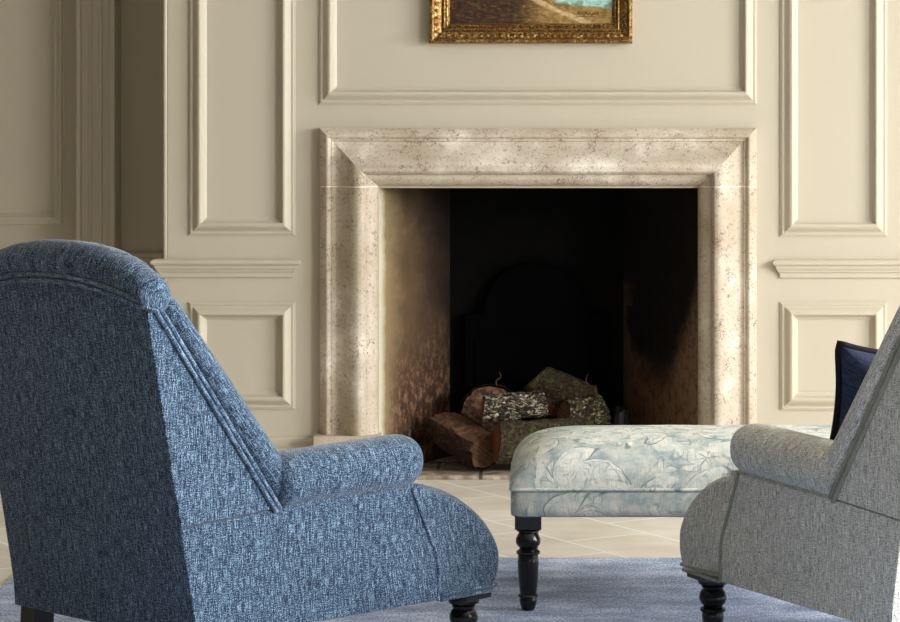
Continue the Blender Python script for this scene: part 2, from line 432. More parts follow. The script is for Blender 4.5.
b = MB(); b.box((XL, YB, -0.1), (XR, YA + .1, 0)); struct(b.build('floor', M['floor']))
b = MB(); b.box((XL, YB, ZC), (XR, YA + .1, ZC + .1)); struct(b.build('ceiling', M['ceiling']))
b = MB()                                         # chimney breast with the fire opening
b.box((CX + .012, YW, 0), (OX0, YW + .1, ZC)); b.box((OX1, YW, 0), (CXR - .012, YW + .1, ZC)); b.box((OX0, YW, OZ), (OX1, YW + .1, ZC))
b.box((CX, YW + .012, 0), (CX + .1, YA, ZC)); b.box((CXR - .1, YW + .012, 0), (CXR, YA, ZC))
struct(b.build('wall_back', M['paint'], weld=False))
b = MB(); b.box((XL, YA, 0), (CX, YA + .1, ZC)); struct(b.build('wall_back_left', M['paint']))
b = MB(); b.box((CXR, YA, 0), (XR, YA + .1, ZC)); struct(b.build('wall_back_right', M['paint']))
b = MB(); b.box((XL - .1, YB, 0), (XL, YA, ZC)); struct(b.build('wall_left', M['taupe']))
b = MB(); b.box((XL, YB - .1, 0), (XR, YB, ZC)); struct(b.build('wall_front', M['taupe']))
WIN = [(4.9, 7.6), (2.6, 4.0)]                   # window openings in the right wall
WZ0, WZ1 = 0.45, 2.9
b = MB()
b.box((XR, YB, 0), (XR + .25, YA, WZ0)); b.box((XR, YB, WZ1), (XR + .25, YA, ZC))
ys = [YB] + [v for w in sorted(WIN) for v in w] + [YA]
for i in range(0, len(ys), 2): b.box((XR, ys[i], WZ0), (XR + .25, ys[i + 1], WZ1))
struct(b.build('wall_right', M['paint'], weld=False))
for i, (y0, y1) in enumerate(WIN):
    b = MB()
    b.box((XR - .02, y0 - .08, WZ0 - .08), (XR + .02, y1 + .08, WZ0)); b.box((XR - .02, y0 - .08, WZ1), (XR + .02, y1 + .08, WZ1 + .08))
    b.box((XR - .02, y0 - .08, WZ0), (XR + .02, y0, WZ1)); b.box((XR - .02, y1, WZ0), (XR + .02, y1 + .08, WZ1))
    struct(b.build('window_%d' % (i + 1), M['ceiling'], weld=False))

# ---- corner beads of the chimney breast
TN = [0]
def trim(b, mats=None, **kw):
    TN[0] += 1
    return struct(b.build('trim_%d' % TN[0], mats or M['paint'], **kw))
for sx, cx in ((1, CX), (-1, CXR)):
    b = MB(); b.lathe([(.0085, 0.0), (.0085, ZC)], (cx + sx * .002, YW + .004), 16); trim(b)

# ---- panel mouldings
PROF = [(0, 0), (0, .005), (.005, .006), (.0065, .010), (.011, .0105), (.013, .0085), (.017, .010), (.023, .016), (.029, .023), (.035, .0275),
        (.041, .029), (.045, .0275), (.0475, .022), (.0505, .012), (.055, .006), (.060, .003), (.065, 0)]
def moulding(x0, z0, x1, z1, y, scale=1.0, prof=PROF):
    b = MB(); rows = []
    for w, h in prof:
        w *= scale; h *= scale
        rows.append([(x0 + w, y - h, z0 + w), (x1 - w, y - h, z0 + w), (x1 - w, y - h, z1 - w), (x0 + w, y - h, z1 - w)])
    b.grid(rows, True, smooth=False)
    return trim(b)
ZT = 2.82
PL = (wx(189), wx(295.5)); PR = (wx(780), wx(887))
moulding(PL[0], wz(235.5), PL[1], ZT, YW)
moulding(wx(319), wz(104.5), wx(757), ZT, YW)
moulding(PR[0], wz(236.5), PR[1], ZT, YW)
moulding(PL[0], wz(409), PL[1], wz(302), YW)
moulding(PR[0], wz(410), PR[1], wz(302), YW)
# ---- chair rails with returned ends, profile going down from the top
RAIL = [(0, 0), (.020, .0005), (.030, .003), (.036, .008), (.0385, .0135), (.0365, .019), (.031, .0225), (.026, .024), (.026, .029), (.0245, .034), (.021, .0385), (.0185, .042), (.0185, .0455), (.014, .048), (.011, .053), (.010, .0655), (.007, .069), (0, .069)]
def rail(x0, x1, zt, y, left_wrap=False, right_wrap=False):
    b = MB(); rows = []
    for h, d in RAIL:
        q = h - .009
        row = [(x0 - q, y - h, zt - d), (x1 + q, y - h, zt - d)]
        row = [(x0 - q, y + (.30 if left_wrap else 0), zt - d)] + row + [(x1 + q, y + (.30 if right_wrap else 0), zt - d)]
        rows.append(row)
    b.grid(rows, False, smooth=False)
    return trim(b)
rail(wx(160), wx(293), wz(258.5), YW, True, False)
rail(wx(780), CXR, wz(259), YW, False, True)
# ---- baseboards
BB = [(.0, .0), (.022, 0), (.022, .112), (.020, .118), (.014, .121), (.012, .130), (.012, .150), (.008, .156), (0, .158)]
def baseboard(name, x0, x1, y):
    b = MB(); b.grid([[(x0, y - h, z), (x1, y - h, z)] for h, z in BB], False, smooth=False)
    return struct(b.build(name, M['paint']))
baseboard('baseboard_left', CX, wx(318), YW); baseboard('baseboard_right', wx(758), CXR, YW)
baseboard('baseboard_alcove', XL, CX, YA)
# ---- left alcove: architrave, panel, low rail
sa = F / YA
ax = lambda px: (px - VPX) / sa
az = lambda py: EYE - (py - HY) / sa
ARCH = [(0, 0), (0, .03), (.006, .036), (.016, .036), (.019, .030), (.021, .022), (.045, .022), (.047, .027), (.053, .029), (.058, .027), (.060, .020), (.083, .020), (.085, .026),
        (.091, .028), (.097, .026), (.099, .018), (.118, .018), (.120, .024), (.130, .030), (.144, .030), (.148, .024), (.150, 0)]
b = MB(); KA = (YA - .1) / YA
b.grid([[(ax(77) * KA + w, YA - .09 * (h > 0) - h * 1.2, 0), (ax(77) * KA + w, YA - .09 * (h > 0) - h * 1.2, ZT + .1)] for w, h in ARCH], False, smooth=False); trim(b)
SLIM = [(0, 0), (0, .004), (.008, .005), (.011, .011), (.022, .013), (.030, .018), (.038, .018), (.043, .010), (.050, .006), (.052, 0)]
moulding(ax(-200), az(227), ax(65), ZT, YA, 1.0, SLIM)
b = MB(); b.grid([[(ax(118), YA - h * .5, az(252) - d), (CX, YA - h * .5, az(252) - d)] for h, d in RAIL], False, smooth=False); trim(b)

# ================================================================ FIREPLACE
sur = empty('fireplace_surround', (0, YW, 0))
tag(sur, 'pale fossil limestone bolection fireplace surround on the panelled wall', 'fireplace')
SX0, SX1, SZ = wx(320.5), wx(756), wz(128)
A0 = SX0
SP = [(0, 0), (0, .030), (.004, .036), (.016, .046), (.026, .052), (.031, .052), (.036, .047), (.039, .040), (.0415, .039), (.046, .040), (.050, .034), (.058, .033), (.066, .036), (.080, .047),
      (.095, .061), (.110, .075), (.124, .085), (.138, .0905), (.148, .0905), (.156, .087), (.163, .079), (.166, .070), (.168, .058), (.176, .056), (.186, .050), (.196, .040), (.205, .026), (.2085, .014),
      (.2095, -.02), (.2095, -.09)]
ow = SX0 - OX0
def spath(w, z0):
    return [(SX0 + w, z0), (SX0 + w, max(SZ - w, z0)), (SX1 - w, max(SZ - w, z0)), (SX1 - w, z0)]
ZJ = SZ - .2095 - .002
ZPL = wz(433)
b = MB(); b.grid([[(x, -h, z) for x, z in spath(w, ZJ + .0015)] for w, h in SP], False, smooth=False)
b.build('lintel', M['stone'], sur, sharp=24)
for sgn in (0, 1):
    X = (lambda w: SX0 + w) if sgn == 0 else (lambda w: SX1 - w)
    b = MB(); b.grid([[(X(w), -h, ZPL), (X(w), -h, ZJ - .0015)] for w, h in SP], False, smooth=False)
    b.build('jamb', M['stone'], sur, sharp=24)
    b = MB(); b.grid([[(X(w), -h - (.0006 if w < .209 else 0), ZJ - .0016), (X(w), -h - (.0006 if w < .209 else 0), ZJ + .0016)] for w, h in SP], False, smooth=False)
    tag(b.build('mortar_joint', M['mortar'], sur), 'thin pale mortar joint across the jamb')
    b = MB(); x0, x1 = (wx(315.5), wx(382.5)) if sgn == 0 else (wx(694), wx(761))
    b.box((x0, -.098, 0), (x1, .05, ZPL)); b.build('plinth_block', M['stone'], sur, bevel=.003)

fb = empty('firebox', (0, YW, 0))
tag(fb, 'soot-blackened firebox with splayed plaster cheeks inside the stone surround', 'firebox')
DB = .53                                          # depth of the firebox
sb_ = F / (YW + DB)
BX0, BX1 = (450 - VPX) / sb_, (623.5 - VPX) / sb_
FX0, FX1 = SX0 + .2095, SX1 - .2095
ZTOP = SZ - .16
def cheek(x0, x1, m):
    rows = []; nu, nv = 26, 40
    for i in range(nv + 1):
        v = i / nv; r = []
        for j in range(nu + 1):
            u = j / nu; p = V((x0 + (x1 - x0) * u, .02 + (DB - .02) * u, v * ZTOP))
            e = .004 * noise.noise(p * 9) + .003 * noise.noise(p * 30)
            fade = min(1, u * 6, (1 - u) * 6)
            p.x += e * fade; p.y += e * fade; r.append(p)
        rows.append(r)
    q = MB(); q.grid(rows, False, uv=lambda i, j, k: [(j / nu, i / nv), (k / nu, i / nv), (k / nu, (i + 1) / nv), (j / nu, (i + 1) / nv)])
    return q.build('cheek', m, fb)
tag(cheek(FX0, BX0, M['cheekL']), 'left cheek stained tan and brown by smoke')
tag(cheek(FX1, BX1, M['cheekR']), 'right cheek with a black tongue of soot')
b = MB(); b.box((BX0 - .02, DB, 0), (BX1 + .02, DB + .06, ZTOP)); b.build('back_wall', M['soot'], fb)
b = MB(); b.box((FX0 - .02, .02, ZTOP), (FX1 + .02, DB + .06, ZTOP + .05)); b.build('throat', M['soot'], fb)
b = MB(); b.box((wx(382.5), .0, .001), (wx(694), DB + .02, .016)); b.build('hearth_slab', M['hearth'], fb)

# cast iron fireback with an arched head
bk = empty('fireback', (0, YW + DB - .03, .016)); tag(bk, 'black cast-iron fireback with arched head standing behind the logs', 'fireback')
zz = lambda py, d=YW + DB - .03: EYE - (py - HY) * d / F - .016
xx = lambda px, d=YW + DB - .03: (px - VPX) * d / F
prof = [(xx(466), 0), (xx(466), zz(314)), (xx(483), zz(314))]
for k in range(17):
    a = PI - PI * k / 16; prof.append((xx(537) + .200 * math.cos(a), zz(314) + .20 * math.sin(a) * 0.98))
prof += [(xx(591), zz(314)), (xx(608), zz(314)), (xx(608), 0)]
b = MB(); b.prism(prof, lambda x, z: (x, -.014, z), lambda x, z: (x, .014, z)); b.build('plate', M['iron'], bk)
b = MB(); b.tube([(x, -.016, z) for x, z in prof], .006, 6); b.build('raised_rim', M['iron'], bk)
b = MB(); b.box((xx(483), -.028, zz(333.5)), (xx(590), -.012, zz(330.5))); b.build('ledge', M['iron'], bk)
for p in (476, 592):
    b = MB(); b.box((xx(p), -.024, .02), (xx(p + 6), -.012, zz(340))); b.build('pilaster_rib', M['iron'], bk)

# ---------------------------------------------------------------- logs
def log(name, label, p0, p1, section, bark, wood, seed, cut_tilt=0.0, roll=0.0, knobs=.004, group=None, taper=1.0):
    """section: list of (a, r, is_bark) polar outline. Axis from p0 to p1; barked skin is a part of the split wood core."""
    p0, p1 = V(p0), V(p1); ax_ = (p1 - p0); L = ax_.length; ax_.normalize()
    up = V((0, 0, 1)) if abs(ax_.z) < .95 else V((0, 1, 0))
    up = (up - ax_ * up.dot(ax_)).normalized(); sd = ax_.cross(up)
    root = None; nseg = 18
    def ring(t, lift):
        out = []
        for a, r, isb in section:
            a2 = a + roll; rr = r * (1 + (taper - 1) * t)
            q = V((math.cos(a2) * 6 + seed * 3.1, math.sin(a2) * 6, t * L * 22))
            rr += knobs * noise.noise(q) * (1.6 if isb else .8) + .5 * knobs * noise.noise(q * 3.1) + (lift if isb else -.0005)
            sh = cut_tilt * math.cos(a2) * r * (1 if t in (0, 1) else max(0, 1 - min(t, 1 - t) * 5))
            out.append(p0 + ax_ * (t * L + sh * (1 if t < .5 else -.6)) + up * (rr * math.cos(a2)) + sd * (rr * math.sin(a2)))
        return out
    b = MB(); b.loft([ring(i / nseg, -.004) for i in range(nseg + 1)], True, 0, 0, smooth=False)
    root = b.build(name, wood); tag(root, label, 'log', group)
    idx = [i for i, s in enumerate(section) if s[2]]
    b = MB(); rows_o = []; rows_i = []
    for i in range(nseg + 1):
        t = .006 + (i / nseg) * .988
        ro = ring(t, .0035); ri = ring(t, -.006)
        if len(idx) == len(section): loop = [ro[j] for j in idx] + [ro[idx[0]]]
        else: loop = [ri[idx[0]]] + [ro[j] for j in idx] + [ri[idx[-1]]]
        rows_o.append(loop)
    b.grid(rows_o, False)
    o = b.build('bark', bark, root)
    return root
def full(r, n=26): return [(2 * PI * k / n, r * (1 + .06 * math.sin(3 * 2 * PI * k / n)), True) for k in range(n)]
def wedge(r, span, n=18, centre=0.0, depth=.25):
    """bark arc over `span` radians about `centre`, then split faces meeting at a point"""
    out = [(centre - span / 2 + span * k / (n - 1), r, True) for k in range(n)]
    a0, a1 = centre + span / 2, centre + 2 * PI - span / 2
    P = lambda a, q: V((q * math.cos(a), q * math.sin(a)))
    A, B, C = P(a0, r), P(a1, r), P(centre + PI, r * depth)
    for q, w in ((A, C), (C, B)):
        for k in range(1, 6):
            if q is C and k == 5: continue
            p = q.lerp(w, k / 5); out.append((math.atan2(p.y, p.x), p.length, False))
    return out
dl = lambda px, py, d: at(px, py, d)
G = 'split logs stacked in the fireplace'
log('log', 'big mossy log tilted on top of the stack, dark cut end to the left', dl(535, 379, 9.52), dl(595, 404, 9.47), wedge(.060, 4.6, 22, .6, .6), M['bark_moss'], M['wood_dark'], 1, .5, group=G)
log('log', 'half-round brown log standing end-on behind the silver-barked one', dl(491, 417, 9.49), dl(493, 417, 9.655), wedge(.118, 3.2, 20, 0, 1.5), M['bark_brown'], M['wood_end'], 2, 0, 0, .006, G)
log('log', 'silver-grey barked split log in the middle of the stack', dl(482, 410, 9.33), dl(546, 405, 9.36), wedge(.050, 3.4, 18, .75, .35), M['bark_silver'], M['wood_red'], 3, .2, 0, .005, G)
log('log', 'short log with flaking pale bark at the right end of the stack', dl(562, 417, 9.36), dl(601, 410, 9.44), wedge(.054, 4.0, 20, .8, .5), M['bark_pale'], M['wood_dark'], 4, .4, 0, .006, G, 1.1)
log('log', 'reddish split log low at the front, mossy bark facing the room', dl(494, 440, 9.26), dl(585, 435, 9.35), wedge(.086, 2.3, 18, 1.75, .8), M['bark_moss'], M['wood_red'], 5, .1, 0, .005, G)
log('log', 'thick dark brown log lying at the left against the stained cheek', dl(440, 421, 9.46), dl(486, 448, 9.29), wedge(.076, 3.9, 22, 3.2, .55), M['bark_brown'], M['wood_dark'], 6, .3, 0, .012, G, 1.05)
log('log', 'red-brown split log wedged under the tilted mossy log', dl(530, 403, 9.46), dl(566, 418, 9.44), wedge(.040, 2.4, 14, -.6, .4), M['bark_brown'], M['wood_red'], 8, .1, 0, .004, G)
log('log', 'dark round log lying lowest at the back, hidden under the tilted mossy log', dl(530, 441, 9.56), dl(604, 441, 9.58), full(.084), M['bark_brown'], M['wood_dark'], 9, 0, 0, .005, G)
b = MB()
secs = []
for i in range(9):
    t = i / 8; r = .040 * math.sqrt(max(0.02, 1 - (2 * t - 1) ** 4))
    c = dl(611 + 20 * t, 418, 9.56)
    c.z = .122
    secs.append([c + V((0, r * 1.1 * math.cos(a) + .01 * noise.noise(V((t * 5, a, 2))), r * 2.5 * math.sin(a) + .02 * noise.noise(V((t * 6, a * 2, 7))) * r * 25)) for a in [2 * PI * k / 14 for k in range(14)]])
b.loft(secs, True, smooth=False)
tag(b.build('charcoal_lump', M['charcoal']), 'black lump of charcoal beside the stack, near the right cheek', 'charcoal')
b = MB(); b.tube(smoothpath([dl(593, 400, 9.49), dl(592, 388, 9.49), dl(586, 381, 9.48), dl(588, 374, 9.48)], 6), lambda t: .0035 * (1 - .6 * t), 6)
tag(b.build('twig', M['wood_dark']), 'thin twig curling up from the tilted mossy log', 'twig')
b = MB(); b.tube(smoothpath([dl(498, 390, 9.55), dl(496, 381, 9.55), dl(501, 377, 9.55), dl(499, 372, 9.55)], 6), lambda t: .003 * (1 - .6 * t), 6)
tag(b.build('twig', M['wood_dark']), 'small curled twig above the half-round log', 'twig')

# ================================================================ PICTURE
FXA, FXB, FZB, FZT = wx(430), wx(632), wz(43.5), wz(43.5) + .56
pic = empty('framed_painting', (0, YW, FZB)); tag(pic, 'gilt-framed oil landscape hanging above the fireplace', 'painting')
FP = [(0, 0), (0, .040), (.004, .045), (.011, .046), (.015, .043), (.018, .037), (.028, .033), (.040, .027), (.045, .022), (.047, .027), (.051, .028), (.053, .020), (.057, .017), (.062, .021), (.066, .018), (.071, .012), (.073, .006)]
zt = FZT - FZB
b = MB(); b.grid([[(FXA + w, -h, w), (FXB - w, -h, w), (FXB - w, -h, zt - w), (FXA + w, -h, zt - w)] for w, h in FP], True, smooth=False)
fr = b.build('frame', M['gilt'], pic)
b = MB()                                           # carved leaf band along the hollow of the frame
def leaf(c, along, inw, s):
    c = V(c); al = V(along); iw = V(inw); up = V((0, -1, 0))
    for sg, wd in ((-.42, .8), (0, 1), (.42, .8)):
        secs = []
        for i in range(6):
            t = i / 5; w = s * .26 * wd * math.sin(PI * min(1, .12 + t * .88)) + .0002
            p = c + iw * (s * (t - .5) * 1.35) + al * (s * sg * (.3 + t)) 
            secs.append([p + al * (w * math.cos(a)) + up * (w * .9 * math.sin(a) + .0035) for a in [2 * PI * k / 6 for k in range(6)]])
        b.loft(secs, True)
wm, hm = .029, .0325
n = 28
for i in range(n):
    x = FXA + .030 + (FXB - FXA - .06) * (i + .5) / n
    leaf((x, -hm, wm), (1, 0, 0), (0, .35, 1), .0115); leaf((x, -hm, zt - wm), (1, 0, 0), (0, .35, -1), .0115)
n = 20
for i in range(n):
    z = .030 + (zt - .06) * (i + .5) / n
    leaf((FXA + wm, -hm, z), (0, 0, 1), (1, .35, 0), .0115); leaf((FXB - wm, -hm, z), (0, 0, 1), (-1, .35, 0), .0115)
b.build('carved_leaf_band', M['gilt'], fr, weld=False)
cw = FXB - FXA - .14
b = MB()
b.grid([[(FXA + .07, -.008, .07), (FXB - .07, -.008, .07)], [(FXA + .07, -.008, zt - .07), (FXB - .07, -.008, zt - .07)]], False,
       uv=lambda i, j, k: [(0, 0), (1, 0), (1, (zt - .14) / cw), (0, (zt - .14) / cw)])
cv = b.build('canvas', M['painting'], pic)
b = MB()
q = lambda px, py: V((wx(px), -.0095, wz(py) - FZB))
sig = [(577, 14.5), (578.5, 11.5), (580, 15), (582, 12.5), (584, 15.5), (586, 12), (588, 15), (590, 13), (592, 15.5), (594, 12.5), (596, 15), (598, 12), (599, 15.5)]
b.tube(smoothpath([q(*p) for p in sig], 4), .0011, 5); b.tube([q(575, 17.2), q(588, 16.6), q(600, 17)], .0009, 5)
tag(b.build('signature', M['ink'], cv), 'small brown painted signature')

# ================================================================ RUG
b = MB(); b.box((-1.50, 3.9, .0005), (2.35, 7.55, .008))
rg = b.build('rug', M['rug'], bevel=.003); tag(rg, 'blue-grey wool rug under the armchairs and footstool', 'rug')
RZ = .008

# ================================================================ OTTOMAN
ox0, ox1, oy0, oy1 = at(510.5, 500, 6.71).x, 1.05, 6.71, 7.25
ot = empty('ottoman', ((ox0 + ox1) / 2, (oy0 + oy1) / 2, 0)); tag(ot, 'long upholstered footstool in faded leaf damask, on turned black legs before the fire', 'footstool')
hx, hy = (ox1 - ox0) / 2, (oy1 - oy0) / 2
def rrect(hx, hy, r, n=6):
    out = []
    for cx, cy, a0 in ((hx - r, -hy + r, -PI / 2), (hx - r, hy - r, 0), (-hx + r, hy - r, PI / 2), (-hx + r, -hy + r, PI)):
        for k in range(n + 1):
            a = a0 + PI / 2 * k / n; out.append((cx + r * math.cos(a), cy + r * math.sin(a)))
    return out
zs, zb = .3315, .2600
b = MB()
b.loft([[(x, y, z) for x, y in rrect(hx - i, hy - i, .025)] for z, i in ((zb, .006), (zb + .004, .001), (zb + .02, 0), (zs - .012, 0), (zs - .002, .002), (zs, .006))], True)
b.build('border', M['damask'], ot)
b = MB(); rows = []
nx, ny = 64, 34
for j in range(ny + 1):
    eta = -1 + 2 * j / ny; eta = math.copysign(1 - (1 - abs(eta)) ** 1.6, eta); r = []
    for i in range(nx + 1):
        xi = -1 + 2 * i / nx; xi = math.copysign(1 - (1 - abs(xi)) ** 2.0, xi)
        f_ = max(0, (1 - abs(xi) ** 9) * (1 - abs(eta) ** 4.0)) ** .46
        bulge = 1 + .012 * math.sin(PI * min(1, f_ * 1.2))
        z = zs + .127 * f_ + .0015 * noise.noise(V((xi * 6, eta * 3, 1)))
        r.append((xi * hx * (1.002), eta * hy * 1.004, z))
    rows.append(r)
Wc = [0.0]
for j in range(1, ny + 1): Wc.append(Wc[-1] + (V(rows[j][nx // 2]) - V(rows[j - 1][nx // 2])).length)
Xc = [0.0]
for i in range(1, nx + 1): Xc.append(Xc[-1] + (V(rows[ny // 2][i]) - V(rows[ny // 2][i - 1])).length)
b.grid(rows, False, uv=lambda i, j, k: [(Xc[j], Wc[i]), (Xc[k], Wc[i]), (Xc[k], Wc[i + 1]), (Xc[j], Wc[i + 1])])
bot = [(-hx, -hy), (hx, -hy), (hx, hy), (-hx, hy)]
b.build('cushion_top', M['damask'], ot)
b = MB(); b.tube([(x, y, zs + .001) for x, y in rrect(hx - .001, hy - .001, .022)], .0052, 8, True)
b.build('piping', M['damask'], ot)
OL = [(.020, .2260), (.024, .2245), (.0312, .2215), (.0312, .2185), (.024, .2155), (.0265, .210), (.0325, .198), (.0335, .190), (.031, .181), (.0245, .174), (.0225, .170), (.026, .166), (.0315, .162), (.0315, .156), (.0265, .1525),
      (.0275, .148), (.0285, .13), (.026, .09), (.0225, .052), (.0215, .046), (.026, .0435), (.0275, .040), (.026, .0365), (.0215, .034), (.0235, .029), (.0225, .02), (.0165, .001), (.0150, 0)]
for sx in (-1, 1):
    for sy in (-1, 1):
        c = (sx * (hx - .0465), sy * (hy - .040))
        b = MB(); b.lathe([(r, z + RZ * (1 - z / .226)) for r, z in OL][::-1], c)
        b.box((c[0] - .035, c[1] - .035, .2265), (c[0] + .035, c[1] + .035, zb + .004))
        b.build('leg', M['ebony'], ot, weld=False, sharp=40)

# ================================================================ ARMCHAIR
SPL = .0706
def side_y(u): return .323 + SPL * u
BK = lambda z: -.005 + (-.128 + .005) * max(0, min(1.2, (z - .25) / (.908 - .25))) if z > .25 else 0.0 - .005 * (z - .19) / .06
def arm_chair(label, fab, pipe, loc, heading):
    root = empty('armchair', loc, 0); root.rotation_euler = (0, 0, PI / 2 - heading)
    tag(root, label, 'armchair', None)
    NZ = [(.61, .462), (.656, .36), (.676, .318), (.688, .28), (.690, .24), (.690, .19)]
    # lower sides under the arms
    for s in (1, -1):
        poly = [(0, .19), (.690, .19), (.690, .24), (.688, .28), (.676, .318), (.656, .36), (.633, .41), (.612, .463), (.205, .453), (BK(.44), .440), (BK(.25), .25)]
        b = MB(); b.prism(poly, lambda u, z: (u, s * side_y(u), z), lambda u, z: (u, s * (side_y(u) - .09), z))
        b.build('side_panel', fab, root, bevel=.004)
        poly = [(BK(.44) + .002, .4425), (.2075, .4555), (.05, .684), (-.103, .912), (BK(.90), .905), (BK(.7), .7), (BK(.55), .55)]
        b = MB(); b.prism(poly, lambda u, z: (u, s * (side_y(u) + .0015), z), lambda u, z: (u, s * (side_y(u) - .05), z))
        b.build('wing', fab, root, bevel=.003)
        # rolled border down the front edge of the wing
        secs = []; K = 22
        for i in range(K + 1):
            t = i / K
            u = .2195 + (-.1005 - .2195) * t; z = .470 + (.925 - .470) * t
            th = .078 - .030 * t; nx_, nz_ = .823, .567
            e = 1.0
            if t > .93: e = math.sqrt(max(.05, 1 - ((t - .93) / .07) ** 2 * .9))
            c = V((u + nx_ * th * .5, 0, z + nz_ * th * .5)); yc = side_y(u) - .026
            sec = []
            for k in range(20):
                a = 2 * PI * k / 20; ca, sn = math.cos(a), math.sin(a)
                ca = math.copysign(abs(ca) ** .8, ca); sn = math.copysign(abs(sn) ** .8, sn)
                sec.append((c.x + nx_ * th * .5 * ca * e, s * (yc + .040 * sn * e), c.z + nz_ * th * .5 * ca * e))
            secs.append(sec)
        b = MB(); b.loft(secs, True, capsmooth=True); b.build('wing_roll', fab, root)
        # padded arm, rounded over its front end
        secs = []; us = [.225 + .365 * i / 12 for i in range(13)] + [.59 + .068 * math.sin(PI / 2 * i / 9) for i in range(1, 10)]
        for u in us:
            e = 1.0 if u <= .59 else max(0.012, 1 - ((u - .59) / .0683) ** 2.6) ** .42
            zc = .509 + .012 * (u - .1) / .5; hh, hw = .0615, .066
            zc2 = zc - (1 - e) * .004
            sec = []
            for k in range(26):
                a = 2 * PI * k / 26; ca, sn = math.cos(a), math.sin(a)
                ca = math.copysign(abs(ca) ** .86, ca); sn = math.copysign(abs(sn) ** .86, sn)
                sec.append((u, s * (side_y(min(u, .59)) - .043 + hw * ca * e), zc2 + hh * sn * e))
            secs.append(sec)
        b = MB(True); b.loft(secs, True, capsmooth=True); b.build('arm', fab, root)
        b = MB(); b.tube(smoothpath([(u, s * (side_y(u) + .0015), z) for u, z in NZ], 6), .0048, 8)
        b.build('front_piping', pipe, root)
    # outer back, leaning, with an arched head
    rows = []; nv, nr = 16, 24
    top = lambda w: .912 + .046 * (1 - abs(w) ** 2.2)
    for i in range(nr + 1):
        r = []
        for j in range(nv + 1):
            w = -1 + 2 * j / nv; z = .19 + (top(w) - .19) * i / nr; u = BK(z)
            r.append((u - .004 * (1 - w ** 4), w * (side_y(u) - .001), z))
        rows.append(r)
    b = MB(); b.grid(rows, False)
    inner = [[(p[0] + .03, p[1], p[2]) for p in r] for r in rows]
    b.grid(inner, False)
    b.build('outer_back', fab, root)
    # pleated roll over the top of the back
    secs = []; K = 240
    pl = [-.72, -.52, -.30, -.12, .10, .30, .50, .70]
    for i in range(K + 1):
        w = -1 + 2 * i / K; y = w * .326
        ztop = .962 + .087 * (1 - abs(w) ** 2.5) ** .8
        rz = .047 - .010 * abs(w) ** 3; ry = .058 - .018 * abs(w) ** 3
        e = 1.0 if abs(w) < .94 else math.sqrt(max(.04, 1 - ((abs(w) - .94) / .062) ** 2))
        sec = []
        for k in range(28):
            a = 2 * PI * k / 28
            g = 0
            for p in pl:
                q = (w - p * (1 + .12 * math.sin(a)) - .05 * math.sin(a) * (1 if p > 0 else -1)) / .020
                g += math.exp(-q * q)
            m = (1 - .085 * g) * e
            for p in (-.80, .80): m *= 1 - .10 * math.exp(-((w - p - .04 * math.cos(a)) / .016) ** 2)
            sec.append((-.100 - .026 * 0 + ry * math.cos(a) * m, y, ztop - rz + rz * math.sin(a) * m))
        secs.append(sec)
    b = MB(True); b.loft(secs, True, capsmooth=True); b.build('top_roll', fab, root)
    # inner back
    secs = []
    for i in range(15):
        t = i / 14; u = .265 - .345 * t; z = .40 + .515 * t
        hw = side_y(u) - .055; th = .075 * (1 - .3 * t)
        sec = [(u + th * .9 * (1 - .35 * (abs(y) / hw) ** 3) + .02, y, z + .03) for y in [hw * (-1 + 2 * k / 12) for k in range(13)]]
        sec += [(u - .03, y, z) for y in (hw, -hw)]
        secs.append(sec)
    b = MB(); b.loft(secs, True); b.build('inner_back', fab, root)
    # sprung seat with a bullnose front
    P = smoothpath([(.50, 0, .470), (.61, 0, .470), (.700, 0, .456), (.778, 0, .428), (.856, 0, .370), (.903, 0, .304), (.909, 0, .252), (.897, 0, .212), (.874, 0, .190)], 5)
    prof = [(.015, .192), (.10, .42), (.25, .46), (.38, .47)] + [(p.x, p.z) for p in P] + [(.69, .190), (.35, .190)]
    secs = []
    for i in range(25):
        w = -1 + 2 * i / 24; w = math.copysign(1 - (1 - abs(w)) ** 1.8, w)
        q = 1 - .13 * (1 - math.sqrt(max(0, 1 - max(0, (abs(w) - .74) / .26) ** 2)))
        sec = []
        for u, z in prof:
            k = q if u > .66 else 1
            u2 = .66 + (u - .66) * (1 + (k - 1) * 1.1); z2 = z if z < .23 else .23 + (z - .23) * k
            sec.append((u2, w * (side_y(u) - .003 + (.004 if u > .7 else 0)), z2))
        secs.append(sec)
    b = MB(True); b.loft(secs, True, capsmooth=True); b.build('seat', fab, root)
    b = MB()
    for dz in (.1925, .2045):
        pts = [(.694, s_ * (side_y(.694) + .004), dz) for s_ in (-1,)] + [(  .866 + (.01 if dz > .2 else 0), -side_y(.80) - .003, dz), (.874 + (.01 if dz > .2 else 0), -side_y(.80) + .03, dz)]
        pts += [(.877 + (.01 if dz > .2 else 0), 0, dz)] + [(p[0], -p[1], p[2]) for p in pts[::-1]]
        b.tube(pts, .0052, 8)
    b.build('seat_piping', pipe, root)
    # twin piping round the outer back: up one wing, over the arched back, down the other
    b = MB()
    for off, rr in ((0, .0057), (.0125, .0057)):
        half = []
        for t in [i / 14 for i in range(15)]:
            u = .2165 + (-.106 - .2165) * t; z = .452 + (.914 - .452) * t
            half.append(V((u + .823 * (off - .004), side_y(u) + .0045, z + .567 * (off - .004))))
        cor = [V((-.128, side_y(-.12) + .001, .918 + off)), V((-.1375, side_y(-.12) - .012, .9195 + off))]
        arc = []
        for j in range(1, 16):
            w = 1 - 2 * j / 16; z = top(w) + .004 + off; arc.append(V((BK(min(z, .96)) - .0105, w * side_y(-.12), z)))
        path = half + cor + arc + [V((p.x, -p.y, p.z)) for p in (half + cor)[::-1]]
        b.tube(path, rr, 8)
    b.build('double_piping', pipe, root)
